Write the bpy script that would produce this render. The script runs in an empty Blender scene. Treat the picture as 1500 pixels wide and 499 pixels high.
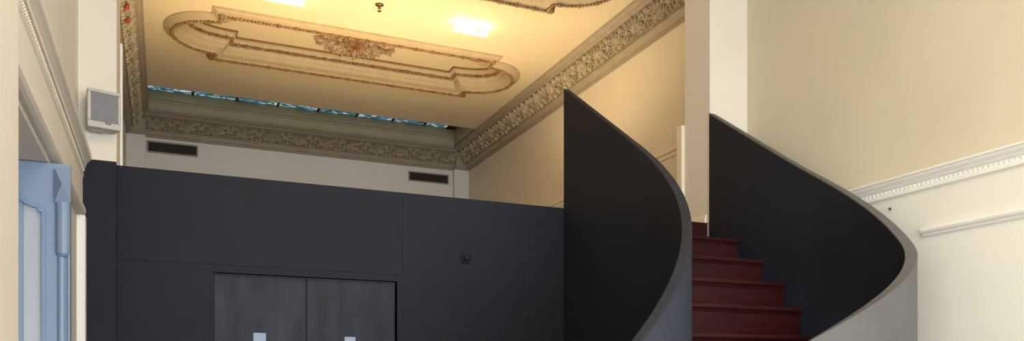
import bpy, bmesh, math, random
from mathutils import Vector, Matrix
random.seed(7)
PI = math.pi
sc = bpy.context.scene
C = sc.collection

# ------------------------------------------------------------------ materials
def lin(c):
    c /= 255.0
    return c / 12.92 if c <= .04045 else ((c + .055) / 1.055) ** 2.4
def rgb(r, g, b): return (lin(r), lin(g), lin(b), 1)

def mat(name, col, rough=.6, col2=None, scale=6, bump=0, bscale=60, spec=.5, metal=0, detail=4, lo=.35, hi=.65, stretch=None):
    m = bpy.data.materials.new(name); m.use_nodes = True
    nt = m.node_tree; b = nt.nodes['Principled BSDF']
    b.inputs['Base Color'].default_value = col
    b.inputs['Roughness'].default_value = rough
    b.inputs['Specular IOR Level'].default_value = spec
    b.inputs['Metallic'].default_value = metal
    tc = nt.nodes.new('ShaderNodeTexCoord')
    src = tc.outputs['Object']
    if stretch:
        mp = nt.nodes.new('ShaderNodeMapping'); mp.inputs['Scale'].default_value = stretch
        nt.links.new(src, mp.inputs[0]); src = mp.outputs[0]
    if col2:
        n = nt.nodes.new('ShaderNodeTexNoise'); n.inputs['Scale'].default_value = scale; n.inputs['Detail'].default_value = detail
        nt.links.new(src, n.inputs['Vector'])
        r = nt.nodes.new('ShaderNodeValToRGB')
        r.color_ramp.elements[0].position = lo; r.color_ramp.elements[0].color = col
        r.color_ramp.elements[1].position = hi; r.color_ramp.elements[1].color = col2
        nt.links.new(n.outputs['Fac'], r.inputs[0]); nt.links.new(r.outputs[0], b.inputs['Base Color'])
    if bump:
        n2 = nt.nodes.new('ShaderNodeTexNoise'); n2.inputs['Scale'].default_value = bscale; n2.inputs['Detail'].default_value = 3
        nt.links.new(src, n2.inputs['Vector'])
        bp = nt.nodes.new('ShaderNodeBump'); bp.inputs['Strength'].default_value = bump; bp.inputs['Distance'].default_value = .01
        nt.links.new(n2.outputs['Fac'], bp.inputs['Height']); nt.links.new(bp.outputs[0], b.inputs['Normal'])
    return m

def emit(name, col, strength):
    m = bpy.data.materials.new(name); m.use_nodes = True
    nt = m.node_tree; nt.nodes.clear()
    o = nt.nodes.new('ShaderNodeOutputMaterial'); e = nt.nodes.new('ShaderNodeEmission')
    e.inputs[0].default_value = col; e.inputs[1].default_value = strength
    nt.links.new(e.outputs[0], o.inputs[0]); return m

M = {}
M['cream']   = mat('cream wall paint', (.68, .63, .54, 1), .6, (.705, .655, .565, 1), 2.0, .04, 90)
M['beige']   = mat('beige wall paint', (.60, .545, .405, 1), .65, (.635, .575, .43, 1), 1.2, .05, 90)
M['white']   = mat('off white wall paint', (.74, .72, .65, 1), .5, (.76, .735, .67, 1), 1.5, .03, 80)
M['warmwall'] = mat('warm cream wall paint', (.74, .655, .505, 1), .6, (.765, .68, .53, 1), 1.5, .04, 80)
M['trim']    = mat('white trim paint', (.78, .76, .71, 1), .4, (.80, .78, .73, 1), 3)
M['ceil']    = mat('ceiling paint', (.73, .625, .41, 1), .7, (.76, .655, .435, 1), 1.0, .03, 50)
M['plaster'] = mat('moulded plaster cream', (.43, .335, .195, 1), .65, (.47, .365, .215, 1), 9)
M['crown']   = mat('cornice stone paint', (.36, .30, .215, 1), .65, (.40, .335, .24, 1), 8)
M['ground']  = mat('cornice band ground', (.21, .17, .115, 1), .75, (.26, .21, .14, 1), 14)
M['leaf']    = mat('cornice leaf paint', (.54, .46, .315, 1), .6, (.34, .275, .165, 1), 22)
M['red']     = mat('red rose paint', (.42, .07, .035, 1), .6, (.34, .05, .03, 1), 30)
M['bead']    = mat('brown gilded bead', (.30, .19, .085, 1), .5, (.16, .09, .035, 1), 16)
M['line']    = mat('dark brown fillet', (.25, .15, .07, 1), .6, (.20, .12, .05, 1), 12)
M['copper']  = mat('copper rose paint', (.44, .24, .11, 1), .5, (.25, .125, .055, 1), 18)
M['medleaf'] = mat('medallion leaf paint', (.56, .45, .29, 1), .6, (.27, .165, .08, 1), 16)
M['well']    = mat('light well paint', (.36, .30, .17, 1), .7, (.39, .325, .19, 1), 3)
M['navy']    = mat('charcoal navy panel paint', (.0108, .0130, .0195, 1), .62, (.0124, .0150, .0225, 1), 3.0, .10, 240, spec=.18)
M['railcap'] = mat('charcoal rail cap paint', (.016, .018, .024, 1), .62, (.019, .021, .028, 1), 6, .05, 200, spec=.18)
M['greyface'] = mat('grey outer face tone', (.086, .085, .082, 1), .6, (.095, .094, .091, 1), 4, .05, 200, spec=.3)  # paler tone for the outer skin and the outer rail cap
M['bluegrey'] = mat('blue grey outer face tone', (.021, .026, .039, 1), .6, (.024, .030, .045, 1), 4, .05, 200, spec=.3)
M['doorpaint'] = mat('smeared charcoal door paint with sheen', (.0095, .0112, .0165, 1), .5, (.030, .036, .054, 1), 3.2, .05, 120, spec=.2, lo=.36, hi=.80, stretch=(2.2, 1, .7))  # bluish window sheen on the smears is mixed into the colour
M['groove']  = mat('charcoal groove', (.012, .012, .014, 1), .8, (.014, .014, .016, 1), 5)  # even charcoal for the strips between and behind the leaves
M['red_wood'] = mat('dark red stained timber', (.034, .0058, .005, 1), .5, (.020, .0036, .0033, 1), 5, .06, 60, spec=.2, stretch=(.6, 6, 6))
M['floor']   = mat('timber floor', (.16, .075, .035, 1), .4, (.11, .05, .024, 1), 4, stretch=(.4, 6, 1))
M['blue']    = mat('sky blue door paint', (.155, .222, .325, 1), .4, (.168, .236, .34, 1), 4, .03, 70)
M['bluedark'] = mat('deeper blue moulding paint', (.12, .20, .33, 1), .4, (.135, .22, .36, 1), 6)
M['palepanel'] = mat('pale blue door panel', (.33, .365, .405, 1), .3, (.35, .385, .425, 1), 2)
M['spk']     = mat('speaker plastic', (.40, .38, .34, 1), .45, (.43, .41, .37, 1), 12)
M['grille']  = mat('speaker grille cloth', (.15, .155, .165, 1), .8, (.23, .235, .245, 1), 160)
M['badge']   = mat('speaker badge', (.10, .10, .10, 1), .4, (.14, .14, .14, 1), 40)
M['ventdark'] = mat('vent blade paint', (.045, .036, .028, 1), .6, (.06, .048, .036, 1), 30)
M['ventframe'] = mat('vent frame paint', (.33, .30, .25, 1), .5, (.36, .33, .27, 1), 20)
M['brass']   = mat('dull brass', (.14, .10, .045, 1), .45, (.10, .07, .03, 1), 30, metal=.5)
M['iron']    = mat('dark nail iron', (.06, .05, .045, 1), .5, (.09, .075, .065, 1), 40)
M['lead']    = mat('lead came', (.010, .011, .013, 1), .6, (.016, .017, .02, 1), 30)
M['bulb']    = emit('lamp glow', (1, .76, .40, 1), 17)

def glass_pane_mat():
    m = bpy.data.materials.new('stained glass lit from above'); m.use_nodes = True
    nt = m.node_tree; nt.nodes.clear(); L = nt.links.new
    o = nt.nodes.new('ShaderNodeOutputMaterial'); e = nt.nodes.new('ShaderNodeEmission')
    tc = nt.nodes.new('ShaderNodeTexCoord'); mp = nt.nodes.new('ShaderNodeMapping')
    mp.inputs['Scale'].default_value = (11, 24, 1); L(tc.outputs['Object'], mp.inputs[0])
    v = nt.nodes.new('ShaderNodeTexVoronoi'); v.inputs['Scale'].default_value = 1.0
    L(mp.outputs[0], v.inputs['Vector'])
    s = nt.nodes.new('ShaderNodeSeparateColor'); L(v.outputs['Color'], s.inputs[0])
    r = nt.nodes.new('ShaderNodeValToRGB'); cr = r.color_ramp; cr.interpolation = 'CONSTANT'
    cols = [(0, (.03, .10, .17, 1)), (.2, (.10, .30, .42, 1)), (.42, (.03, .16, .20, 1)), (.55, (.50, .72, .80, 1)),
            (.68, (.06, .22, .40, 1)), (.82, (.02, .14, .08, 1)), (.9, (.75, .85, .85, 1))]
    cr.elements[0].position, cr.elements[0].color = cols[0]
    cr.elements[1].position, cr.elements[1].color = cols[1]
    for p, c in cols[2:]:
        k = cr.elements.new(p); k.color = c
    L(s.outputs[0], r.inputs[0]); L(r.outputs[0], e.inputs[0]); e.inputs[1].default_value = .7
    L(e.outputs[0], o.inputs[0]); return m
M['stained'] = glass_pane_mat()

def mirror_glass():
    m = bpy.data.materials.new('vision panel glass'); m.use_nodes = True
    b = m.node_tree.nodes['Principled BSDF']
    b.inputs['Base Color'].default_value = (.12, .17, .27, 1); b.inputs['Roughness'].default_value = .1; b.inputs['Specular IOR Level'].default_value = .25
    return m
M['plate'] = mirror_glass()

# ------------------------------------------------------------------ mesh helpers
def bm_new(): return bmesh.new()
def quad(bm, *ps):
    return bm.faces.new([bm.verts.new(p) for p in ps])
def box(bm, x0, x1, y0, y1, z0, z1):
    v = [bm.verts.new((x, y, z)) for x in (x0, x1) for y in (y0, y1) for z in (z0, z1)]
    for f in ((0, 1, 3, 2), (4, 6, 7, 5), (0, 4, 5, 1), (2, 3, 7, 6), (0, 2, 6, 4), (1, 5, 7, 3)):
        bm.faces.new([v[i] for i in f])
    return v
def bbox(bm, x0, x1, y0, y1, z0, z1, bev=.004, seg=1):
    t = bmesh.new(); box(t, x0, x1, y0, y1, z0, z1)
    bmesh.ops.bevel(t, geom=t.edges[:], offset=bev, segments=seg, affect='EDGES', profile=.5)
    join(bm, t)
def join(bm, t, mtx=None):
    if mtx is not None: bmesh.ops.transform(t, matrix=mtx, verts=t.verts)
    mp = {}
    for v in t.verts: mp[v] = bm.verts.new(v.co)
    for f in t.faces:
        try: bm.faces.new([mp[v] for v in f.verts])
        except ValueError: pass
    t.free()
def extrude_profile(bm, prof, to3, n_caps=True, closed=False):
    """prof list of 2D points; to3(p, end) -> 3D for end 0/1"""
    a = [bm.verts.new(to3(p, 0)) for p in prof]; b = [bm.verts.new(to3(p, 1)) for p in prof]
    n = len(prof); rng = range(n if closed else n - 1)
    for i in rng:
        j = (i + 1) % n
        bm.faces.new((a[i], a[j], b[j], b[i]))
    if closed and n_caps:
        bm.faces.new(a[::-1]); bm.faces.new(b)
def lathe(bm, prof, seg=24, mtx=None):
    t = bmesh.new(); rings = []
    for r, z in prof:
        if r < 1e-6: rings.append([t.verts.new((0, 0, z))])
        else: rings.append([t.verts.new((r * math.cos(2 * PI * k / seg), r * math.sin(2 * PI * k / seg), z)) for k in range(seg)])
    for a, b in zip(rings, rings[1:]):
        for k in range(seg):
            k2 = (k + 1) % seg
            if len(a) == 1 and len(b) == 1: continue
            if len(a) == 1: t.faces.new((a[0], b[k], b[k2]))
            elif len(b) == 1: t.faces.new((a[k], b[0], a[k2]))
            else: t.faces.new((a[k], b[k], b[k2], a[k2]))
    join(bm, t, mtx)
def blob(bm, p, r, sub=1, sq=(1, 1, 1)):
    t = bmesh.new(); bmesh.ops.create_icosphere(t, subdivisions=sub, radius=r)
    join(bm, t, Matrix.Translation(p) @ Matrix.Diagonal((*sq, 1)))
def tube(bm, pts, r, seg=6):
    pts = [Vector(p) for p in pts]; rings = []
    for i, p in enumerate(pts):
        d = (pts[min(i + 1, len(pts) - 1)] - pts[max(i - 1, 0)]).normalized()
        u = d.orthogonal().normalized() if i == 0 else (rings_u - d * rings_u.dot(d)).normalized()
        rings_u = u; w = d.cross(u)
        rr = r[i] if isinstance(r, (list, tuple)) else r
        rings.append([bm.verts.new(p + u * rr * math.cos(2 * PI * k / seg) + w * rr * math.sin(2 * PI * k / seg)) for k in range(seg)])
    for a, b in zip(rings, rings[1:]):
        for k in range(seg): bm.faces.new((a[k], a[(k + 1) % seg], b[(k + 1) % seg], b[k]))
    bm.faces.new(rings[0][::-1]); bm.faces.new(rings[-1])

def obj(name, bm, m, parent=None, smooth=False):
    bmesh.ops.recalc_face_normals(bm, faces=bm.faces)
    me = bpy.data.meshes.new(name); bm.to_mesh(me); bm.free()
    for mm in (m if isinstance(m, list) else [m]): me.materials.append(mm)
    if smooth:
        for p in me.polygons: p.use_smooth = True
    o = bpy.data.objects.new(name, me); C.objects.link(o)
    if parent: o.parent = parent
    return o
def tag(o, label, cat, group=None, kind=None):
    o['label'] = label; o['category'] = cat
    if group: o['group'] = group
    if kind: o['kind'] = kind
    return o
def empty(name, loc, label, cat, group=None, kind=None, rz=0):
    o = bpy.data.objects.new(name, None); C.objects.link(o); o.location = loc; o.rotation_euler = (0, 0, rz)
    o.empty_display_size = .1
    return tag(o, label, cat, group, kind)
def struct(name, bm, m, label, cat, smooth=False):
    return tag(obj(name, bm, m, None, smooth), label, cat, kind='structure')
def local(o, x, y, z): return (x - o.location.x, y - o.location.y, z - o.location.z)

# ------------------------------------------------------------------ dimensions (metres)
XL, XR = -.50, 4.96          # side walls
YF = 6.0                     # dark partition plane
YB = 13.5                    # far wall
ZM = 2.955                   # top of partition / mezzanine level
ZC = 5.56                    # ceiling of the upper room
ZK = 5.245                   # foot of the crown cornice
YN = -4.0                    # wall behind the viewer
PL, PR, PB = .31, .37, .37   # cornice projections
YS = 12.1                    # ceiling edge at the light well

# ------------------------------------------------------------------ shell
b = bm_new(); box(b, -2.2, XR + .2, YN - .2, YF + .3, -.1, 0)
struct('floor', b, M['floor'], 'dark timber floor of the hall', 'floor')
b = bm_new(); box(b, XL - .1, 3.0, YF + .07, YB, ZM - .12, ZM); box(b, 3.0, XR + .1, YF + .05, YB, ZM - .12, ZM)
struct('floor_upper', b, M['floor'], 'raised upper floor behind the dark panelled partition', 'floor')

# near right wall: beige above the dado rail, off white below
b = bm_new(); box(b, XR, XR + .2, YN, YF + .36, 2.93, 6.1)
struct('wall_right', b, M['beige'], 'tall beige wall at the right above the white dado rail', 'wall')
b = bm_new(); box(b, XR, XR + .2, YN, YF + .36, 0, 2.93)
struct('wall_right_lower', b, M['white'], 'off white lower wall at the right beneath the dado rail', 'wall')
# upper room walls
b = bm_new(); box(b, XR, XR + .2, YF + .36, YB + .2, ZM - .12, 6.1)
struct('wall_right_upper', b, M['warmwall'], 'warm cream side wall of the upper room below the right cornice', 'wall')
b = bm_new(); box(b, XL - .2, XL, YF + .45, YB + .2, ZM - .12, 6.1)
struct('wall_left_upper', b, M['warmwall'], 'left side wall of the upper room behind the pilaster', 'wall')
b = bm_new(); box(b, XL, XR, YB, YB + .2, ZM - .12, ZK + .05)
bbox(b, 4.69, XR, YB - .1, YB + .01, ZM, ZK + .02, .004)
bbox(b, XL, -.235, YB - .1, YB + .01, ZM, ZK + .02, .004)
struct('wall_back', b, M['white'], 'off white far wall of the upper room holding two vents', 'wall')
# wall behind the viewer, with the window opening that daylight comes through
b = bm_new()
box(b, XL - .2, .3, YN - .2, YN, 0, 6.1); box(b, 4.7, XR + .2, YN - .2, YN, 0, 6.1)
box(b, .3, 4.7, YN - .2, YN, 0, .9); box(b, .3, 4.7, YN - .2, YN, 3.6, 6.1)
struct('wall_front', b, M['cream'], 'cream wall behind the viewer with a wide window', 'wall')
b = bm_new(); box(b, -2.2, XR + .2, YN - .2, YF + .36, 6.1, 6.2)
struct('ceiling_hall', b, M['cream'], 'cream ceiling over the near hall', 'ceiling')
b = bm_new(); box(b, XL, XR, YF + .02, YF + .34, 5.3, 6.1)
struct('trim_1', b, M['cream'], 'cream beam over the opening to the upper room', 'beam')

# left wall of the hall: opening Y 2.98..4.46
b = bm_new()
box(b, -1.6, XL, 4.46, YF + .45, 0, 6.1)
box(b, -1.6, XL, 2.0, 4.46, 2.55, 6.1)
box(b, XL - .2, XL, YN, -2.45, 0, 6.1); box(b, XL - .2, XL, .95, 2.0, 0, 6.1); box(b, XL - .2, XL, -2.45, .95, 0, 1.0); box(b, XL - .2, XL, -2.45, .95, 3.2, 6.1)  # side opening cut for the added fill light
struct('wall_left', b, M['cream'], 'cream wall at the left above the blue door', 'wall')
b = bm_new(); box(b, -2.2, -2.0, 0, 6.4, 0, 2.7); box(b, -2.0, -1.6, 0, 6.4, 2.55, 2.7); box(b, -2.0, -1.6, 6.3, 6.4, 0, 2.7)
struct('wall_passage', b, M['cream'], 'cream wall of the passage behind the blue door', 'wall')
b = bm_new(); bbox(b, XL - .1, -.42, 1.9, 2.985, 0, 6.08, .004)
struct('wall_left_pier', b, M['cream'], 'cream pier at the far left edge beside the doorway', 'pier')

# pilasters either side of the opening
b = bm_new(); bbox(b, XL - .05, -.277, YF - .085, YF + .40, ZM - .01, 6.1, .003)
struct('wall_left_pilaster', b, M['cream'], 'cream pilaster at the left that carries the loudspeaker', 'pilaster')
b = bm_new(); bbox(b, 4.54, XR + .02, YF, YF + .385, ZM - .002, 6.1, .003); box(b, 4.545, XR + .02, YF + .035, YF + .38, 0, ZM)
struct('wall_right_column', b, M['cream'], 'cream square column at the head of the red stairs', 'column')
b = bm_new()
bbox(b, 4.518, 4.545, YF + .045, YF + .36, ZM, ZM + .055, .006); bbox(b, 4.526, 4.545, YF + .045, YF + .36, ZM + .05, ZM + .075, .005)
struct('trim_2', b, M['warmwall'], 'cream skirting at the foot of the square column', 'skirting')
b = bm_new(); bbox(b, 4.506, 4.56, YF + .385, YF + .47, ZM, 3.94, .004)
struct('trim_3', b, M['warmwall'], 'narrow white upright board behind the square column', 'trim board')
b = bm_new(); bbox(b, -.32, -.262, YF + .405, YF + .48, ZM, 3.925, .004)
struct('trim_4', b, M['trim'], 'narrow white upright board behind the left pilaster', 'trim board')

# thin dado lines on the upper right wall
b = bm_new(); bbox(b, XR - .012, XR, YF + .36, YB - .1, 3.955, 3.97, .003); bbox(b, XR - .010, XR, YF + .36, YB - .1, 3.90, 3.912, .003)
struct('trim_5', b, M['warmwall'], 'thin double dado line on the warm upper wall', 'moulding')

# right dado rail with bead course
def run_y(bm, prof, y0, y1, base, sgn):
    """profile (projection, z) swept along Y, closed against the wall"""
    p = [(0, prof[0][1])] + list(prof) + [(0, prof[-1][1])]
    extrude_profile(bm, p, lambda q, e: (base + sgn * q[0], (y0, y1)[e], q[1]), closed=True)
e = empty('trim_6', (XR, 2, 2.89), 'white dado rail with a bead course across the right wall', 'moulding', kind='structure')
b = bm_new()
run_y(b, [(.008, 2.868), (.020, 2.875), (.020, 2.895), (.012, 2.90), (.012, 2.932), (.022, 2.936), (.030, 2.95), (.045, 2.968), (.052, 2.985), (.060, 2.99), (.060, 3.005), (.02, 3.012)], YN + .05, YF - .01, XR, -1)
o = obj('rail', b, M['trim'], e); o.data.transform(Matrix.Translation(-e.location))
b = bm_new(); y = -.5
while y < YF - .03:
    blob(b, (XR - .008, y, 2.916), .0105, 1, (1, .8, 1.2)); y += .036
o = obj('bead_course', b, M['trim'], e, True); o.data.transform(Matrix.Translation(-e.location))
# lower panel ledge
b = bm_new()
run_y(b, [(.006, 2.535), (.014, 2.54), (.020, 2.555), (.034, 2.565), (.040, 2.58), (.034, 2.592), (.010, 2.598)], YN + .05, 4.11, XR, -1)
struct('trim_7', b, M['trim'], 'short white ledge moulding on the right wall below the dado rail', 'moulding')

# left entablature above the doorway, with bead course, and casing below
e = empty('trim_8', (XL, 4.4, 2.6), 'cream beaded entablature running over the blue door', 'moulding', kind='structure')
b = bm_new()
run_y(b, [(.020, 2.575), (.035, 2.585), (.045, 2.60), (.045, 2.625), (.032, 2.64), (.026, 2.66), (.026, 2.83), (.034, 2.845), (.030, 2.86),
          (.030, 2.89), (.044, 2.895), (.046, 2.915), (.060, 2.935), (.074, 2.95), (.078, 2.965), (.078, 2.98), (.03, 3.0), (.02, 3.02), (.012, 3.09), (.004, 3.10)], 2.985, YF - .088, XL, 1)
o = obj('cornice', b, M['cream'], e); o.data.transform(Matrix.Translation(-e.location))
b = bm_new(); y = 3.0
while y < YF - .1:
    blob(b, (XL + .031, y, 2.875), .0105, 1, (1, .95, 1)); y += .026
o = obj('bead_course', b, M['cream'], e, True); o.data.transform(Matrix.Translation(-e.location))
b = bm_new(); bbox(b, XL - .01, -.452, 5.82, YF - .088, 0, 2.574, .005)
struct('trim_9', b, M['trim'], 'white upright casing between the blue door and dark partition', 'casing')

# ------------------------------------------------------------------ blue door leaf
e = empty('door_2', (-.76, 4.42, 0), 'sky blue panelled door standing open in the left doorway', 'door', kind='structure')
X0, X1, ZT, YD = -1.16, -.405, 2.545, 4.42
# frame with a shouldered arch opening: polygon grid via triangle fill
def arch_loop(ins):
    a0, a1 = X0 + .10 - ins, -.508 + ins
    zt, zs = 2.445 + ins, 2.345 + ins
    pts = [(a0, .3 - ins), (a1, .3 - ins), (a1, zs - .02), (a1 - .012, zs - .02), (a1 - .018, zs)]
    for k in range(1, 9):
        t = k / 8 * PI / 2
        pts.append((a1 - .018 - .095 * math.sin(t), zs + .10 * (1 - math.cos(t))))
    pts += [(a1 - .120, zt), (a0 + .120, zt)]
    for k in range(8, 0, -1):
        t = k / 8 * PI / 2
        pts.append((a0 + .018 + .095 * math.sin(t), zs + .10 * (1 - math.cos(t))))
    pts += [(a0 + .018, zs), (a0 + .012, zs - .02), (a0, zs - .02)]
    return pts
def plate_with_hole(bm, outer, hole, y0, y1):
    for y in (y0, y1):
        vo = [bm.verts.new((x, y, z)) for x, z in outer]; vh = [bm.verts.new((x, y, z)) for x, z in hole]
        ed = [bm.edges.new((v[i], v[(i + 1) % len(v)])) for v in (vo, vh) for i in range(len(v))]
        bmesh.ops.triangle_fill(bm, edges=ed, use_beauty=True)
    for lp in (outer, hole):
        for i in range(len(lp)):
            p, q = lp[i], lp[(i + 1) % len(lp)]
            quad(bm, (p[0], y0, p[1]), (q[0], y0, q[1]), (q[0], y1, q[1]), (p[0], y1, p[1]))
off = Matrix.Translation(-e.location)
b = bm_new(); plate_with_hole(b, [(X0, 0), (X1, 0), (X1, ZT), (X0, ZT)], arch_loop(0), YD - .022, YD + .022)
o = obj('leaf_frame', b, M['blue'], e); o.data.transform(off)
b = bm_new(); plate_with_hole(b, arch_loop(.0), arch_loop(-.016), YD - .030, YD - .004)
o = obj('panel_moulding', b, M['bluedark'], e); o.data.transform(off)
b = bm_new(); box(b, X0 + .1, -.49, YD - .008, YD + .008, .25, 2.47)
o = obj('inset_panel', b, M['palepanel'], e); o.data.transform(off); o['label'] = 'pale blue inset panel'
b = bm_new(); bbox(b, -.640, -.600, YD - .014, YD - .006, .3, 2.44, .003)
o = obj('panel_bar', b, M['blue'], e); o.data.transform(off)
# half-round meeting strip with a pyramid head block
b = bm_new()
xs = -.436
box(b, xs - .034, xs + .034, YD - .040, YD - .02, 2.36, 2.52)
v = [b.verts.new(p) for p in ((xs - .034, YD - .04, 2.36), (xs + .034, YD - .04, 2.36), (xs + .034, YD - .04, 2.52), (xs - .034, YD - .04, 2.52))]
ap = b.verts.new((xs, YD - .075, 2.44))
for i in range(4): b.faces.new((v[i], v[(i + 1) % 4], ap))
prof = [(xs + .032 * math.cos(t), YD - .022 - .030 * math.sin(t)) for t in [k * PI / 10 for k in range(11)]]
extrude_profile(b, prof, lambda q, en: (q[0], q[1], (2.13, 2.36)[en]), closed=True)
t = bmesh.new(); bmesh.ops.create_uvsphere(t, u_segments=16, v_segments=10, radius=.032); join(b, t, Matrix.Translation((xs, YD - .022, 2.13)) @ Matrix.Diagonal((1, .95, 1.1, 1)))
prof = [(xs - .006 + .018 * math.cos(t), YD - .022 - .016 * math.sin(t)) for t in [k * PI / 8 for k in range(9)]]
extrude_profile(b, prof, lambda q, en: (q[0], q[1], (0.02, 2.12)[en]), closed=True)
prof = [(xs + .024 + .007 * math.cos(t), YD - .022 - .008 * math.sin(t)) for t in [k * PI / 8 for k in range(9)]]
extrude_profile(b, prof, lambda q, en: (q[0], q[1], (0.02, 2.12)[en]), closed=True)
o = obj('meeting_strip', b, M['blue'], e); o.data.transform(off)

# ------------------------------------------------------------------ dark partition with its double door
b = bm_new()
y0, y1 = YF, YF + .05
bbox(b, -.30, .300, y0, y1, 0, 2.3265, .001); bbox(b, -.30, 1.682, y0, y1, 2.328, ZM, .0015)
bbox(b, .301, .328, y0, y1, 0, 2.3265, .001); bbox(b, 1.640, 1.682, y0, y1, 0, 2.3265, .001); bbox(b, .328, 1.640, y0, y1, 2.275, 2.3265, .001)
bbox(b, 1.683, 2.7445, y0, y1, 0, ZM, .001); bbox(b, 2.7455, 3.108, y0, y1, 0, ZM, .001)
box(b, -.30, .328, y0 + .002, y1 + .02, 0, ZM - .003); box(b, 1.640, 3.105, y0 + .002, y1 + .02, 0, ZM - .003); box(b, .328, 1.640, y0 + .002, y1 + .02, 2.275, ZM - .003)
bbox(b, XL - .02, -.278, YF - .09, YF + .03, 0, ZM, .002)
struct('wall_partition', b, M['navy'], 'charcoal navy panelled partition below the upper room', 'wall')
e = empty('door_1', (.984, YF + .03, 0), 'smeared, sheen-tinted dark double door with two small glass panes in the partition', 'double door', kind='structure')
off = Matrix.Translation(-e.location)
for (a0, a1, p0, p1, zt) in ((.334, .964, .597, .684, 1.862), (.974, 1.634, 1.249, 1.333, 1.848)):
    b = bm_new()
    yd0, yd1 = YF + .046, YF + .081
    for q in ((a0, p0, 0, 2.265), (p1, a1, 0, 2.265), (p0, p1, zt, 2.265), (p0, p1, 0, 1.15)):
        box(b, q[0], q[1], yd0, yd1, q[2], q[3])
    o = obj('door_leaf', b, M['doorpaint'], e); o.data.transform(off)
    b = bm_new(); box(b, p0, p1, yd0 + .004, yd0 + .012, 1.15, zt)
    g = obj('glass_pane', b, M['plate'], o); g.data.transform(off); g['label'] = 'narrow pale blue glass pane'
b = bm_new(); box(b, .964, .974, YF + .060, YF + .078, 0, 2.265); box(b, .328, 1.64, YF + .082, YF + .10, 0, 2.275)
o = obj('door_stop', b, M['groove'], e); o.data.transform(off)

# round painted-over fitting on the partition
e = empty('wall_fitting', (2.194, YF, 2.485), 'small round dark fitting on the navy partition right of the double door', 'wall fitting')
rx = Matrix.Rotation(PI / 2, 4, 'X')
b = bm_new(); lathe(b, [(0, 0), (.047, 0), (.047, .006), (.040, .012), (.030, .013), (0, .013)], 28, rx)
obj('back_plate', b, M['navy'], e)
b = bm_new(); lathe(b, [(.0, .01), (.016, .012), (.015, .028), (.024, .034), (.026, .044), (.020, .054), (0, .057)], 24, rx)
obj('knob', b, M['navy'], e, True)
b = bm_new(); tube(b, [(-.012 + .030 * math.cos(t), -.016, .030 * math.sin(t)) for t in [PI * .6 + k * PI / 12 for k in range(13)]], .005, 6)
obj('ring', b, M['navy'], e, True)

# ------------------------------------------------------------------ curved staircase
def path(x0, yy, L, arcs, m0, m1, z0, S, n, tail=None):
    """plan path straight for L then arcs [(radius, angle)...]; returns (x, y, z, nx, ny) with n the outward normal"""
    out = []; ds = S / n; th = 0; x, y_, z = x0, yy, z0
    for i in range(n + 1):
        s = i * ds
        out.append((x, y_, z, math.cos(th), -math.sin(th)))
        k, acc = 0, L
        if s >= L:
            for R, a in arcs:
                if s < acc + R * a or (R, a) == arcs[-1]:
                    k = 1 / R; break
                acc += R * a
        w = min(max((s - L + .3) / .6, 0), 1); m = m0 + (m1 - m0) * w
        th += k * ds
        x += -math.sin(th) * ds; y_ += -math.cos(th) * ds; z -= m * ds
    return out
inner = path(3.06, 5.998, 1.02, [(2.06, 9)], .692, .692, 3.945, 4.3, 172)
outer = path(4.530, 5.998, 1.158, [(2.273, .561), (.67, 9)], .680, .608, 3.938, 3.62, 181)
def at(p, s, S): 
    f = s / S * (len(p) - 1); i = min(int(f), len(p) - 2); f -= i
    return [p[i][k] * (1 - f) + p[i + 1][k] * f for k in range(5)]

def balustrade(name, p, T, label, outer_mat, cap_mat):
    e = empty(name, (p[0][0], p[0][1], 0), label, 'balustrade')
    off = Matrix.Translation(-e.location); cap = .012
    b = bm_new(); rows = []
    for x, y, z, nx, ny in p:
        zz = z - cap
        rows.append([b.verts.new(q) for q in ((x, y, 0), (x, y, zz), (x + nx * T, y + ny * T, zz), (x + nx * T, y + ny * T, 0))])
    for r, s in zip(rows, rows[1:]):
        for k in range(4): b.faces.new((r[k], r[(k + 1) % 4], s[(k + 1) % 4], s[k]))
    b.faces.new(rows[0]); b.faces.new(rows[-1][::-1])
    o = obj('curved_panel', b, M['navy'], e); o.data.transform(off)
    smooth_by_angle(o)
    b = bm_new(); rows = []
    for x, y, z, nx, ny in p:
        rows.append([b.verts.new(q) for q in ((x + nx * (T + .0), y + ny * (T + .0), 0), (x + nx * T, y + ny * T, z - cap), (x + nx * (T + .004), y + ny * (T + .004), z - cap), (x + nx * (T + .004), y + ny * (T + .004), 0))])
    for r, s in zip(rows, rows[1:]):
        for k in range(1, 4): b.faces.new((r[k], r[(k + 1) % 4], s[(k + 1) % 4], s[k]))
    o = obj('outer_face', b, outer_mat, e); o.data.transform(off); smooth_by_angle(o)  # thin skin coloured paler than the curved panel
    o['label'] = 'lighter outer face'
    b = bm_new(); rows = []
    for x, y, z, nx, ny in p:
        r = []
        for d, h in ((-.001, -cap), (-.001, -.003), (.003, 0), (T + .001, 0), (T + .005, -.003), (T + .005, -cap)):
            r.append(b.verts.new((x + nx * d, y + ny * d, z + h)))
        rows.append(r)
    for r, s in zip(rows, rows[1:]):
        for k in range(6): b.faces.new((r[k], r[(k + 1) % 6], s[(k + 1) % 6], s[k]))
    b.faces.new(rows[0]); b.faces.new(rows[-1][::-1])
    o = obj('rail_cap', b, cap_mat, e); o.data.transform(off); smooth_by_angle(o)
    return e
def smooth_by_angle(o, ang=.5):
    me = o.data
    bm = bmesh.new(); bm.from_mesh(me)
    for f in bm.faces: f.smooth = True
    for ed in bm.edges:
        if len(ed.link_faces) == 2 and ed.calc_face_angle(0) > ang: ed.smooth = False
    bm.to_mesh(me); bm.free()
TI, TO = .050, .062
balustrade('balustrade', inner, TI, 'tall charcoal curved stair balustrade standing left of the red steps', M['bluegrey'], M['railcap'])
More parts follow.
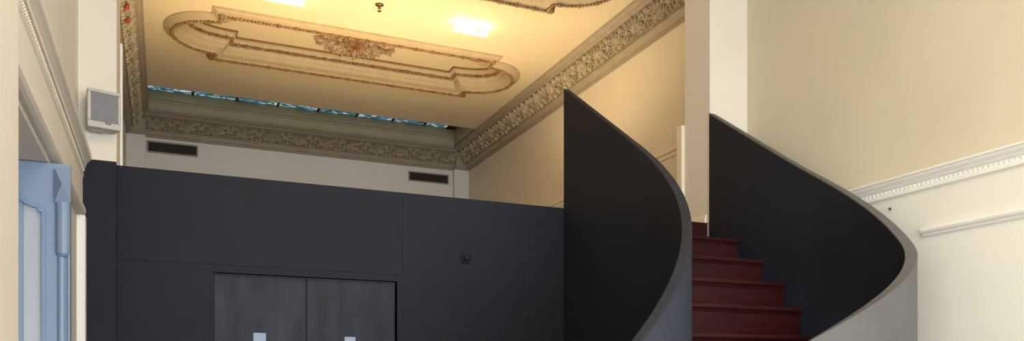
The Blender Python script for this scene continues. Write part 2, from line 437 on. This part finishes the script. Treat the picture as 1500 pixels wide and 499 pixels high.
balustrade('balustrade', outer, TO, 'charcoal curved stair balustrade against the right wall, grey outside', M['greyface'], M['greyface'])

e = empty('staircase', (3.8, 5.0, 0), 'dark red timber stair winding down between two charcoal balustrades', 'staircase')
off = Matrix.Translation(-e.location)
RIS = ZM / 13
def nose(k):
    """end points of the k-th nosing (inner, outer)"""
    if k == 0: return Vector((3.115, 6.03, 0)), Vector((4.538, 6.03, 0))
    s = .43 + .335 * (k - 1)
    if k <= 8:
        a, c = at(inner, s, 4.3), at(outer, s, 3.62)
        A = Vector((a[0] + a[3] * (TI + .008), a[1] + a[4] * (TI + .008), 0)); B = Vector((c[0] - c[3] * .006, c[1] - c[4] * .006, 0))
        u = (A - B).normalized()
        return A, B + u * (0, .02, .045, .12, .25, .34, .34, .32, .3)[k]
    j = k - 8
    A, B = nose(8)
    return Vector((2.42 - .02 * j, A.y - .30 * j, 0)), Vector((3.50, B.y - .02 - .29 * j, 0))
NT = 12
for k in range(0, NT + 1):
    z = ZM - RIS * k
    A, B = nose(k)
    back = None
    d = (B - A).normalized(); n = Vector((d.y, -d.x, 0))      # towards the foot of the stair
    if k > 0:
        PA, PB_ = nose(k - 1)
        n2 = Vector(((PB_ - PA).y, -(PB_ - PA).x, 0)).normalized()
        b = bm_new()
        prof = [(0.0, -.034), (.006, -.040), (0.0, 0)]
        poly = [A + n * .018, B + n * .018, PB_ - n2 * .02, PA - n2 * .02]
        if k > 8: pass
        lo = [b.verts.new((p.x, p.y, z - .034)) for p in poly]; hi = [b.verts.new((p.x, p.y, z)) for p in poly]
        b.faces.new(lo); b.faces.new(hi[::-1])
        for i in range(4): b.faces.new((lo[i], lo[(i + 1) % 4], hi[(i + 1) % 4], hi[i]))
        ed = [x for x in b.edges if set(x.verts) in ({hi[0], hi[1]}, {lo[0], lo[1]})]
        bmesh.ops.bevel(b, geom=ed, offset=.012, segments=3, affect='EDGES', profile=.5)
        o = obj('tread', b, M['red_wood'], e); o.data.transform(off)
    b = bm_new()
    zt, zb = z - .034, z - RIS
    if k == 0: zt = ZM - .001
    qa = [A - n * .008, B - n * .008, B - n * .030, A - n * .030]
    lo = [b.verts.new((p.x, p.y, zb)) for p in qa]; hi = [b.verts.new((p.x, p.y, zt)) for p in qa]
    b.faces.new(lo); b.faces.new(hi[::-1])
    for i in range(4): b.faces.new((lo[i], lo[(i + 1) % 4], hi[(i + 1) % 4], hi[i]))
    o = obj('riser', b, M['red_wood'], e); o.data.transform(off)
    # scotia under each nosing
    if k > 0:
        b = bm_new()
        qa = [A + n * .006, B + n * .006, B - n * .01, A - n * .01]
        lo = [b.verts.new((p.x, p.y, zt - .018)) for p in (A - n * .002, B - n * .002, B - n * .01, A - n * .01)]; hi = [b.verts.new((p.x, p.y, zt)) for p in qa]
        b.faces.new(lo); b.faces.new(hi[::-1])
        for i in range(4): b.faces.new((lo[i], lo[(i + 1) % 4], hi[(i + 1) % 4], hi[i]))
        o = obj('nosing_moulding', b, M['red_wood'], e); o.data.transform(off)

# ------------------------------------------------------------------ upper ceiling with two coffers
CX0, CX1, LRX = .50, 3.88, .49
def coffer_loop(y0, y1, ins, nl=22):
    x0, x1 = CX0 + ins, CX1 - ins
    j0, j1 = y0 + .18 + ins, y1 - .18 - ins
    a0, a1 = y0 + ins, y1 - ins
    cy, ry = (j0 + j1) / 2, (j1 - j0) / 2
    pts = [(x0, a0), (x1, a0), (x1, j0)]
    pts += [(x1 + LRX * math.sin(t), cy - ry * math.cos(t)) for t in [PI * k / nl for k in range(1, nl)]]
    pts += [(x1, j1), (x1, a1), (x0, a1), (x0, j1)]
    pts += [(x0 - LRX * math.sin(t), cy + ry * math.cos(t)) for t in [PI * k / nl for k in range(1, nl)]]
    pts += [(x0, j0)]
    return pts
COFFERS = [(9.25, 10.70), (6.47, 7.92)]
b = bm_new()
def loop_edges(bm, pts, z):
    v = [bm.verts.new((x, y, z)) for x, y in pts]
    return [bm.edges.new((v[i], v[(i + 1) % len(v)])) for i in range(len(v))]
ed = loop_edges(b, [(XL, YF + .3), (XR, YF + .3), (XR, YS), (XL, YS)], ZC)
for y0, y1 in COFFERS: ed += loop_edges(b, coffer_loop(y0, y1, .02), ZC)
bmesh.ops.triangle_fill(b, edges=ed, use_beauty=True)
quad(b, (XL, YS, ZC), (XR, YS, ZC), (XR, YS, 5.87), (XL, YS, 5.87))
for y0, y1 in COFFERS:
    f = b.faces.new([b.verts.new((x, y, ZC + .158)) for x, y in coffer_loop(y0, y1, .32)])
# upper skin so that the ceiling has thickness
quad(b, (XL, YF + .3, 5.83), (XR, YF + .3, 5.83), (XR, YS, 5.83), (XL, YS, 5.83))
struct('ceiling', b, M['ceil'], 'pale yellow plaster ceiling of the upper room with moulded panels', 'ceiling')

def along(pts, step):
    out = []; n = len(pts); carry = 0
    for i in range(n):
        p, q = Vector(pts[i]), Vector(pts[(i + 1) % n]); L = (q - p).length
        s = carry
        while s < L:
            out.append(p + (q - p) * (s / L)); s += step
        carry = s - L
    return out
LAB = ['scalloped plaster panel moulding around the carved ceiling medallion', 'scalloped plaster panel moulding cut by the top edge right of the glowing ceiling lamp']
for i, (y0, y1) in enumerate(COFFERS):
    e = empty('coffer_moulding', (2.19, (y0 + y1) / 2, ZC), LAB[i], 'ceiling moulding', 'panel mouldings on the upper ceiling')
    off = Matrix.Translation(-e.location)
    def loft(prof, name, m, y0=y0, y1=y1):
        b = bm_new(); rows = [[b.verts.new((x, y, ZC + dz)) for x, y in coffer_loop(y0, y1, ins)] for ins, dz in prof]
        for r, s in zip(rows, rows[1:]):
            for k in range(len(r)): b.faces.new((r[k], r[(k + 1) % len(r)], s[(k + 1) % len(r)], s[k]))
        o = obj(name, b, m, e); o.data.transform(off); smooth_by_angle(o, .7); return o
    loft([(0, .003), (0, -.016), (.012, -.020), (.02, -.026), (.06, -.052), (.072, -.058), (.078, -.064), (.10, -.064), (.108, -.058)], 'outer_lip', M['plaster'])
    loft([(.108, -.058), (.118, -.045), (.15, -.035), (.185, -.005), (.20, .015), (.208, .016), (.21, .028), (.225, .05), (.25, .072), (.262, .076)], 'cove', M['plaster'])
    loft([(.262, .076), (.270, .084), (.278, .105), (.295, .130), (.312, .138), (.318, .146)], 'inner_step', M['plaster'])
    loft([(.312, .138), (.330, .141), (.332, .160)], 'edge_fillet', M['line'])
    b = bm_new()
    for j, p in enumerate(along(coffer_loop(y0, y1, .089), .040)):
        blob(b, (p.x, p.y, ZC - .068), .024 if j % 5 else .030, 1, (1, 1, .9))
    for p in (coffer_loop(y0, y1, .089)):
        pass
    o = obj('bead_course', b, M['bead'], e); o.data.transform(off); o['label'] = 'brown gilded bead course'
    b = bm_new()
    for j, p in enumerate(along(coffer_loop(y0, y1, .268), .034)):
        blob(b, (p.x + random.uniform(-.004, .004), p.y + random.uniform(-.004, .004), ZC + .076), random.uniform(.019, .027), 1)
    o = obj('leaf_course', b, M['bead'], e); o.data.transform(off); o['label'] = 'brown leaf course inside the cove'
    # small scrolled blocks in the four corners where lobes meet
    b = bm_new()
    for (cx_, cy_) in ((CX0 + .10, y0 + .10), (CX0 + .05, y1 - .10), (CX1 - .10, y0 + .10), (CX1 - .05, y1 - .10)):
        t = bmesh.new(); bmesh.ops.create_cone(t, cap_ends=True, segments=14, radius1=.04, radius2=.05, depth=.05)
        join(b, t, Matrix.Translation((cx_, cy_, ZC - .05)))
    o = obj('corner_scroll', b, M['bead'], e); o.data.transform(off)

# ------------------------------------------------------------------ carved relief
def leaf(bm, pl, u0, v0, ang, L, W, H, curl=.5, n=6):
    """a modelled leaf: three-vertex ribs, pl(u, v, h) -> 3D"""
    ca, sa = math.cos(ang), math.sin(ang); rows = []
    for i in range(n + 1):
        t = i / n
        w = W * (math.sin(PI * min(t * .92 + .06, 1)) ** .8) * (1 + .22 * math.sin(t * 5 * PI))
        h = H * (.35 + .65 * math.sin(PI * min(t * .8 + .1, 1))) + H * curl * t * t
        cu, cv = u0 + ca * L * t, v0 + sa * L * t
        rows.append([bm.verts.new(pl(cu - sa * w, cv + ca * w, h * .15)), bm.verts.new(pl(cu - sa * w * .45, cv + ca * w * .45, h * .95)),
                     bm.verts.new(pl(cu, cv, h * .7)), bm.verts.new(pl(cu + sa * w * .45, cv - ca * w * .45, h * .95)), bm.verts.new(pl(cu + sa * w, cv - ca * w, h * .15))])
    for r, s in zip(rows, rows[1:]):
        for k in range(4): bm.faces.new((r[k], r[k + 1], s[k + 1], s[k]))
    bm.faces.new((rows[-1][0], rows[-1][1], rows[-1][2], rows[-1][3], rows[-1][4]))
def scroll(bm, pl, u0, v0, r0, turn, start, rad, h):
    pts = []; rs = []
    for i in range(15):
        t = i / 14; r = r0 * (1 - .78 * t); a = start + turn * t * 1.5 * PI
        pts.append(pl(u0 + r * math.cos(a), v0 + r * math.sin(a), h * (.6 + .4 * t))); rs.append(rad * (1 - .45 * t))
    tube(bm, pts, rs, 6)
def motif(bm, pl, u, per, W, mir=1):
    """one repeat of the foliate frieze: fan of leaves on an urn between scrolls"""
    k = per / .42
    for j in range(-3, 4):
        leaf(bm, pl, u + .006 * j, W * .30, PI / 2 - j * .44, W * (.70 - .06 * abs(j)), .023 * k, .036, .6)
    leaf(bm, pl, u - .02, W * .30, -PI / 2 - .45, W * .26, .017, .022); leaf(bm, pl, u + .02, W * .30, -PI / 2 + .45, W * .26, .017, .022)
    leaf(bm, pl, u, W * .34, -PI / 2, W * .32, .022, .032)
    t = pl(u, W * .33, .022); blob(bm, t, .018, 1)
    for s in (-1, 1):
        scroll(bm, pl, u + s * .105 * k, W * .56, .047 * k, s, PI * .5 - s * .6, .0105, .016)
        scroll(bm, pl, u + s * .165 * k, W * .30, .036 * k, -s, PI * .5 + s * .6, .009, .014)
        leaf(bm, pl, u + s * .06 * k, W * .24, PI / 2 - s * 1.15, .10 * k, .017, .022)
        leaf(bm, pl, u + s * .125 * k, W * .58, PI / 2 - s * .35, W * .42, .026, .034)
        leaf(bm, pl, u + s * .11 * k, W * .05, PI / 2 - s * .2, W * .36, .020, .028)
        leaf(bm, pl, u + s * .19 * k, W * .66, PI / 2 + s * .5, W * .34, .024, .032)
        leaf(bm, pl, u + s * .19 * k, W * .42, PI / 2 - s * .9 * mir, W * .46, .022, .030)
        leaf(bm, pl, u + s * .15 * k, W * .2, -s * .5 + (PI if s < 0 else 0), .075 * k, .013, .018)

# cornice profile as (projection fraction, z)
def crown_prof(P):
    return [(.0, ZK - .004), (.035 * P / .37, ZK), (.035 * P / .37, ZK + .018), (.055 * P / .37, ZK + .022), (.075 * P / .37, ZK + .04), (.09 * P / .37, ZK + .062),
            (.105 * P / .37, ZK + .07), (.105 * P / .37, ZK + .082),
            (.25 * P / .37, ZK + .262), (.262 * P / .37, ZK + .264), (.272 * P / .37, ZK + .278), (.30 * P / .37, ZK + .284), (.32 * P / .37, ZK + .292), (.34 * P / .37, ZK + .304), (P, ZK + .306), (P, ZC + .004)]
BA, BB = (.105, .082), (.25, .262)
BW = math.hypot(BB[0] - BA[0], BB[1] - BA[1])
def crown(name, P, to_xy, s0, s1, label, reds=(), lo_trim=0, mir=1, pitch=.42, mat_=None):
    """to_xy(s, p) -> plan point at run s and projection p"""
    e = empty(name, to_xy((s0 + s1) / 2, 0) + (ZK,), label, 'cornice', kind='structure')
    off = Matrix.Translation(-e.location)
    pr = crown_prof(P)
    b = bm_new()
    for seg in (pr[:8], pr[8:]):
        extrude_profile(b, seg, lambda q, en: to_xy((s0, s1)[en], q[0]) + (q[1],))
    o = obj('cornice_run', b, mat_ or M['crown'], e); o.data.transform(off)
    b = bm_new()
    extrude_profile(b, pr[7:9], lambda q, en: to_xy((s0, s1)[en], q[0]) + (q[1],))
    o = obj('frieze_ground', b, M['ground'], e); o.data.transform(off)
    f = P / .37
    def pl(u, v, h):
        t = v / BW
        p = (BA[0] + (BB[0] - BA[0]) * t) * f; z = ZK + BA[1] + (BB[1] - BA[1]) * t
        p += h * .78; z -= h * .62
        x, y = to_xy(u, p); return (x, y, z)
    b = bm_new(); n = int((s1 - s0 - .1) / pitch); st = (s1 - s0 - n * pitch) / 2 + pitch / 2
    for i in range(n): motif(b, pl, s0 + st + i * pitch, pitch, BW, mir)
    o = obj('foliage_relief', b, M['leaf'], e); o.data.transform(off)
    if reds:
        b = bm_new()
        for s, v in reds:
            for k in range(6):
                a = k * PI / 3
                blob(b, pl(s + .022 * math.cos(a), BW * v + .022 * math.sin(a), .042), .020, 1)
            blob(b, pl(s, BW * v, .055), .022, 1)
        o = obj('painted_rose', b, M['red'], e); o.data.transform(off); o['label'] = 'red painted roses'
    return e
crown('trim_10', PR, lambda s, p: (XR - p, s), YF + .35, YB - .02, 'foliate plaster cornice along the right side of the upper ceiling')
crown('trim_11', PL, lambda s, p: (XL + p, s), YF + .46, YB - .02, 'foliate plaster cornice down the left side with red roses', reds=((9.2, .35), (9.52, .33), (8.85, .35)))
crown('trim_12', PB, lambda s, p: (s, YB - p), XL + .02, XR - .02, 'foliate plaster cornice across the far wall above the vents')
# corner breaks of the far cornice
for (a0, a1, nm, lb) in ((4.69, XR, 'trim_13', 'cornice break over the right corner box of the far wall'), (XL, -.235, 'trim_14', 'cornice break over the left corner box of the far wall')):
    b = bm_new()
    pr = [(p + .085 if p < .24 else p, z) for p, z in crown_prof(PB)[:8]] + [(.19, ZK + .1), (.235, ZK + .17), (.24, ZK + .2), (.1, ZK + .2)]
    extrude_profile(b, pr + [(0, ZK + .2), (0, ZK)], lambda q, en: ((a0, a1)[en], YB - q[0], q[1]), closed=True)
    struct(nm, b, M['crown'], lb, 'cornice')

# ------------------------------------------------------------------ light well and stained glass
b = bm_new()
yw = YB - PB + .005
box(b, XL, XR, yw, YB + .1, ZC - .02, 6.1)
box(b, XR - PR, XR, YS, yw, ZC - .02, 6.1); box(b, XL, XL + PL - .005, YS, yw, ZC - .02, 6.1)
bbox(b, XL + PL, XR - PR, yw - .022, yw + .01, ZC + .155, ZC + .185, .006); bbox(b, XL + PL, XR - PR, yw - .012, yw + .01, ZC + .115, ZC + .13, .004)
bbox(b, XL + PL, XR - PR, yw - .03, yw + .01, ZC - .004, ZC + .025, .006)
struct('wall_well', b, M['well'], 'grey green plaster side of the light well over the far cornice', 'wall')
e = empty('window_1', (2.2, 12.6, 5.86), 'blue and green stained glass skylight strip above the far cornice', 'skylight', kind='structure')
off = Matrix.Translation(-e.location)
b = bm_new(); box(b, XL + PL - .02, XR - PR - .15, YS, yw, 5.862, 5.87)
o = obj('stained_glass', b, M['stained'], e); o.data.transform(off)
b = bm_new()
for x in (.42, 1.05, 1.66, 2.28, 2.9, 3.5, 4.05):
    bbox(b, x - .018, x + .018, YS, yw, 5.845, 5.864, .003)
for y in (YS + .25, YS + .5, YS + .75):
    tube(b, [(XL + PL + k * .12, y + .03 * math.sin(k * 1.7), 5.862) for k in range(38)], .008, 5)
random.seed(3)
for k in range(60):
    x = random.uniform(-.15, 4.3); y = random.uniform(YS + .55, yw - .05); a = random.uniform(0, PI)
    tube(b, [(x + .1 * math.cos(a) * t, y + .1 * math.sin(a) * t, 5.86) for t in (-.5, 0, .5)], .007, 5)
box(b, XR - PR - .15, XR - PR, YS, yw, 5.845, 5.87)
o = obj('lead_came', b, M['lead'], e); o.data.transform(off)
b = bm_new(); box(b, XL - .2, XR + .2, YF + .3, YB + .2, 6.1, 6.2)
struct('ceiling_roof', b, M['cream'], 'roof deck over the upper room', 'roof')

# ------------------------------------------------------------------ ceiling medallion
e = empty('ceiling_medallion', (2.19, 9.975, ZC + .158), 'oval carved plaster medallion of leaves with a copper centre on the ceiling', 'medallion')
def plm(u, v, h): return (u * 1.0, v * 1.0, -h)
random.seed(11)
b = bm_new()
for ring, (ra, rb, n, L, W) in enumerate(((.30, .20, 22, .20, .045), (.21, .14, 18, .17, .042), (.12, .08, 12, .13, .036))):
    for k in range(n):
        a = 2 * PI * k / n + random.uniform(-.08, .08)
        u, v = ra * math.cos(a), rb * math.sin(a)
        leaf(b, plm, u, v, math.atan2(v * 1.3, u) + random.uniform(-.35, .35), L * random.uniform(.75, 1.05) * (.85 + .15 * abs(math.cos(a))), W * random.uniform(.8, 1.15), .045 + .02 * ring, .6)
for k in range(70):
    a = random.uniform(0, 2 * PI); r = random.uniform(.35, 1.0)
    leaf(b, plm, .42 * r * math.cos(a), .30 * r * math.sin(a), a + random.uniform(-1.2, 1.2), random.uniform(.06, .11), random.uniform(.014, .026), random.uniform(.05, .085), .6, 4)
for s in (-1, 1):
    for t in (-1, 1):
        scroll(b, plm, s * .27, t * .10, .07, s * t, 0, .016, .05)
obj('leaf_relief', b, M['medleaf'], e)
b = bm_new()
for k in range(9):
    a = 2 * PI * k / 9
    leaf(b, plm, .02 * math.cos(a), .02 * math.sin(a), a, .12, .04, .085, .2)
for k in range(6):
    a = 2 * PI * k / 6 + .3
    leaf(b, plm, .01 * math.cos(a), .01 * math.sin(a), a, .07, .03, .11, .2)
for s in (-1, 1): leaf(b, plm, s * .1, .02, PI * (s < 0) + .2 * s, .14, .045, .08, .3)
blob(b, (0, 0, -.10), .035, 2)
o = obj('centre_rose', b, M['copper'], e); o['label'] = 'copper coloured rose'

# ------------------------------------------------------------------ ceiling lamps and sprinkler
for i, (x, y, lb) in enumerate(((3.215, 8.635, 'glowing three bulb ceiling light right of the sprinkler head'), (1.165, 8.70, 'glowing three bulb ceiling light left of the sprinkler head, mostly cut by the top edge'))):
    e = empty('ceiling_lamp', (x, y, ZC), lb, 'ceiling light', 'bulb lights on the upper ceiling')
    b = bm_new(); bbox(b, -.205, .205, .018, .046, -.018, .0, .006, 2)
    obj('base_plate', b, M['plaster'], e)
    b = bm_new(); tube(b, [(-.20 + .05 * k, .012, -.066) for k in range(9)], .021, 12)
    obj('tube_lamp', b, M['bulb'], e, True)
    for k in range(3):
        cx_ = -.155 + .155 * k
        b = bm_new(); lathe(b, [(0, .014), (.020, .014), (.024, .024), (.018, .034), (0, .036)], 18, Matrix.Translation((cx_, 0, -.040)) @ Matrix.Rotation(-PI / 2, 4, 'X'))
        o = obj('lamp_holder', b, M['plaster'], e)
        b = bm_new(); lathe(b, [(0, -.115), (.026, -.110), (.048, -.09), (.058, -.06), (.050, -.03), (.034, -.005), (.024, .014), (0, .014)], 20, Matrix.Translation((cx_, 0, -.046)) @ Matrix.Diagonal((.78, 1.15, .78, 1)) @ Matrix.Rotation(-PI / 2, 4, 'X'))
        g = obj('bulb', b, M['bulb'], o, True)
e = empty('sprinkler_head', (2.136, 8.53, ZC), 'small dark brass sprinkler head on the ceiling between the lamps', 'sprinkler')
b = bm_new(); lathe(b, [(0, 0), (.045, 0), (.046, -.006), (.036, -.014), (.014, -.016), (.012, -.02), (0, -.02)], 24)
obj('escutcheon', b, M['brass'], e, True)
b = bm_new(); lathe(b, [(0, -.016), (.012, -.018), (.012, -.04), (.007, -.042), (.007, -.05), (0, -.05)], 14)
tube(b, [(.012, 0, -.035), (.018, 0, -.05), (.010, 0, -.066), (0, 0, -.07)], .0035); tube(b, [(-.012, 0, -.035), (-.018, 0, -.05), (-.010, 0, -.066), (0, 0, -.07)], .0035)
obj('frame', b, M['brass'], e)
b = bm_new(); lathe(b, [(0, -.070), (.022, -.070), (.022, -.074), (0, -.076)], 16)
obj('deflector', b, M['brass'], e)

# ------------------------------------------------------------------ vents on the far wall
for (x0, x1, z0, z1, lb, nd) in ((-.22, .508, 5.012, 5.195, 'dark slatted vent at the left end of the far wall', 0), (3.886, 4.617, 4.985, 5.158, 'dark slatted vent at the right end of the far wall', 0)):
    e = empty('air_vent', ((x0 + x1) / 2, YB, z0), lb, 'vent', 'vents on the far wall')
    w, h = (x1 - x0) / 2, z1 - z0
    b = bm_new(); f = .022
    bbox(b, -w, w, -.022, -.001, 0, f, .004); bbox(b, -w, w, -.022, -.001, h - f, h, .004)
    bbox(b, -w, -w + f, -.022, -.001, f, h - f, .004); bbox(b, w - f, w, -.022, -.001, f, h - f, .004)
    obj('frame', b, M['ventframe'], e)
    b = bm_new(); box(b, -w + f, w - f, -.004, -.001, f, h - f)
    n = 5
    for k in range(n):
        zz = f + (h - 2 * f) * (k + .5) / n
        quad(b, (-w + f, -.018, zz - .008), (w - f, -.018, zz - .008), (w - f, -.004, zz + .012), (-w + f, -.004, zz + .012))
        quad(b, (-w + f, -.018, zz - .011), (w - f, -.018, zz - .011), (w - f, -.004, zz + .009), (-w + f, -.004, zz + .009))
    for k in range(1, 14):
        xx = -w + f + (2 * w - 2 * f) * k / 14; box(b, xx - .002, xx + .002, -.012, -.008, f, h - f)
    obj('slats', b, M['ventdark'], e)

# ------------------------------------------------------------------ loudspeaker
e = empty('loudspeaker', (-.375, YF - .085, 3.13), 'grey square loudspeaker on the cream pilaster at the left', 'speaker', rz=math.radians(15))
W, H, D = .098, .245, .10
b = bm_new()
prof = [(-W * .82, -.012), (W * .82, -.012), (W, -D + .02), (W, -D), (-W, -D), (-W, -D + .02)]
t = bmesh.new(); extrude_profile(t, prof, lambda q, en: (q[0], q[1] - .018, (0, H)[en]), closed=True)
bmesh.ops.recalc_face_normals(t, faces=t.faces); bmesh.ops.bevel(t, geom=t.edges[:], offset=.006, segments=2, affect='EDGES'); join(b, t)
for q in ((-W, W, 0, .042), (-W, W, H - .022, H), (-W, -W + .022, .042, H - .022), (W - .018, W, .042, H - .022)):
    bbox(b, q[0], q[1], -D - .030, -D - .015, q[2], q[3], .004)
obj('cabinet', b, M['spk'], e)
b = bm_new(); bbox(b, -W + .020, W - .016, -D - .026, -D - .016, .040, H - .020, .004)
o = obj('grille', b, M['grille'], e); o['label'] = 'dark grey mesh grille'
b = bm_new(); bbox(b, .008, .040, -D - .034, -D - .024, .028, .050, .003)
obj('badge', b, M['badge'], e)
b = bm_new(); bbox(b, -.03, .03, -.02, .0, .05, .2, .003); tube(b, [(-.05, -.05, -.012), (-.05, -.05, .01)], .006, 8); tube(b, [(.0, -.05, -.012), (.0, -.05, .01)], .006, 8); bbox(b, -.065, .02, -.075, -.018, -.004, .003, .001)
obj('bracket', b, M['spk'], e)

# nails in the right wall
for (y, z, r, lb) in ((4.39, 2.792, .011, 'small dark nail in the white wall under the dado rail'), (4.47, 2.755, .007, 'smaller faint nail below and left of the dark nail in the white wall')):
    b = bm_new(); lathe(b, [(0, 0), (r * .45, 0), (r * .45, .010), (r, .012), (r * .9, .017), (0, .018)], 12, Matrix.Rotation(-PI / 2, 4, 'Y'))
    o = tag(obj('nail', b, M['iron'] if r > .009 else M['ventframe'], None, True), lb, 'nail'); o.location = (XR, y, z)

# ------------------------------------------------------------------ light
def area(name, loc, rot, sx, sy, power, col):
    l = bpy.data.lights.new(name, 'AREA'); l.shape = 'RECTANGLE'; l.size = sx; l.size_y = sy; l.energy = power; l.color = col
    o = bpy.data.objects.new(name, l); C.objects.link(o); o.location = loc; o.rotation_euler = rot; return o
area('window daylight', (2.5, YN - .05, 2.25), (PI / 2, 0, 0), 4.4, 2.7, 500, (.84, .92, 1.0))
area('passage fill', (-1.4, .3, 1.2), (PI / 2 + .85, 0, -.2), 1.1, 1.6, 30, (1, .96, .90))  # added unseen source, tilted up to brighten the soffit and door leaf
area('hall fill', (2.3, .4, 5.7), (0, 0, 0), 1.8, 1.8, 165, (1, .87, .68))  # added unseen overhead source that brightens the side walls
area('side fill', (XL - .05, -.75, 2.1), (0, -PI / 2, 0), 2.2, 3.4, 245, (1, .95, .85))  # added unseen source that lifts the dark concave balustrade faces
def uplight(x, y, z, power, col, size=132, blend=.9):
    l = bpy.data.lights.new('uplighter', 'SPOT'); l.energy = power; l.color = col; l.spot_size = math.radians(size); l.spot_blend = blend; l.shadow_soft_size = .18
    o = bpy.data.objects.new('uplighter', l); C.objects.link(o); o.location = (x, y, z); o.rotation_euler = (PI, 0, 0)
for x in (1.165, 3.215): uplight(x, 8.5, 3.15, 270, (1, .75, .43))

w = bpy.data.worlds.new('world'); sc.world = w; w.use_nodes = True
w.node_tree.nodes['Background'].inputs[0].default_value = (.75, .85, 1, 1); w.node_tree.nodes['Background'].inputs[1].default_value = .6

# ------------------------------------------------------------------ camera
f_px = 1185.0
yaw = math.atan(512 / f_px)
cam = bpy.data.cameras.new('camera'); co = bpy.data.objects.new('camera', cam); C.objects.link(co)
co.location = (0, 0, 1.5); co.rotation_euler = (PI / 2, 0, -yaw)
cam.sensor_width = 36; cam.sensor_fit = 'HORIZONTAL'; cam.lens = f_px / 1500 * 36
cam.shift_y = (561 - 249.5) / 1500
cam.clip_start = .05
sc.camera = co

sc.view_settings.view_transform = 'Standard'; sc.view_settings.look = 'None'
sc.view_settings.gamma = 1; sc.view_settings.use_curve_mapping = False
sc.view_settings.exposure = 0.0
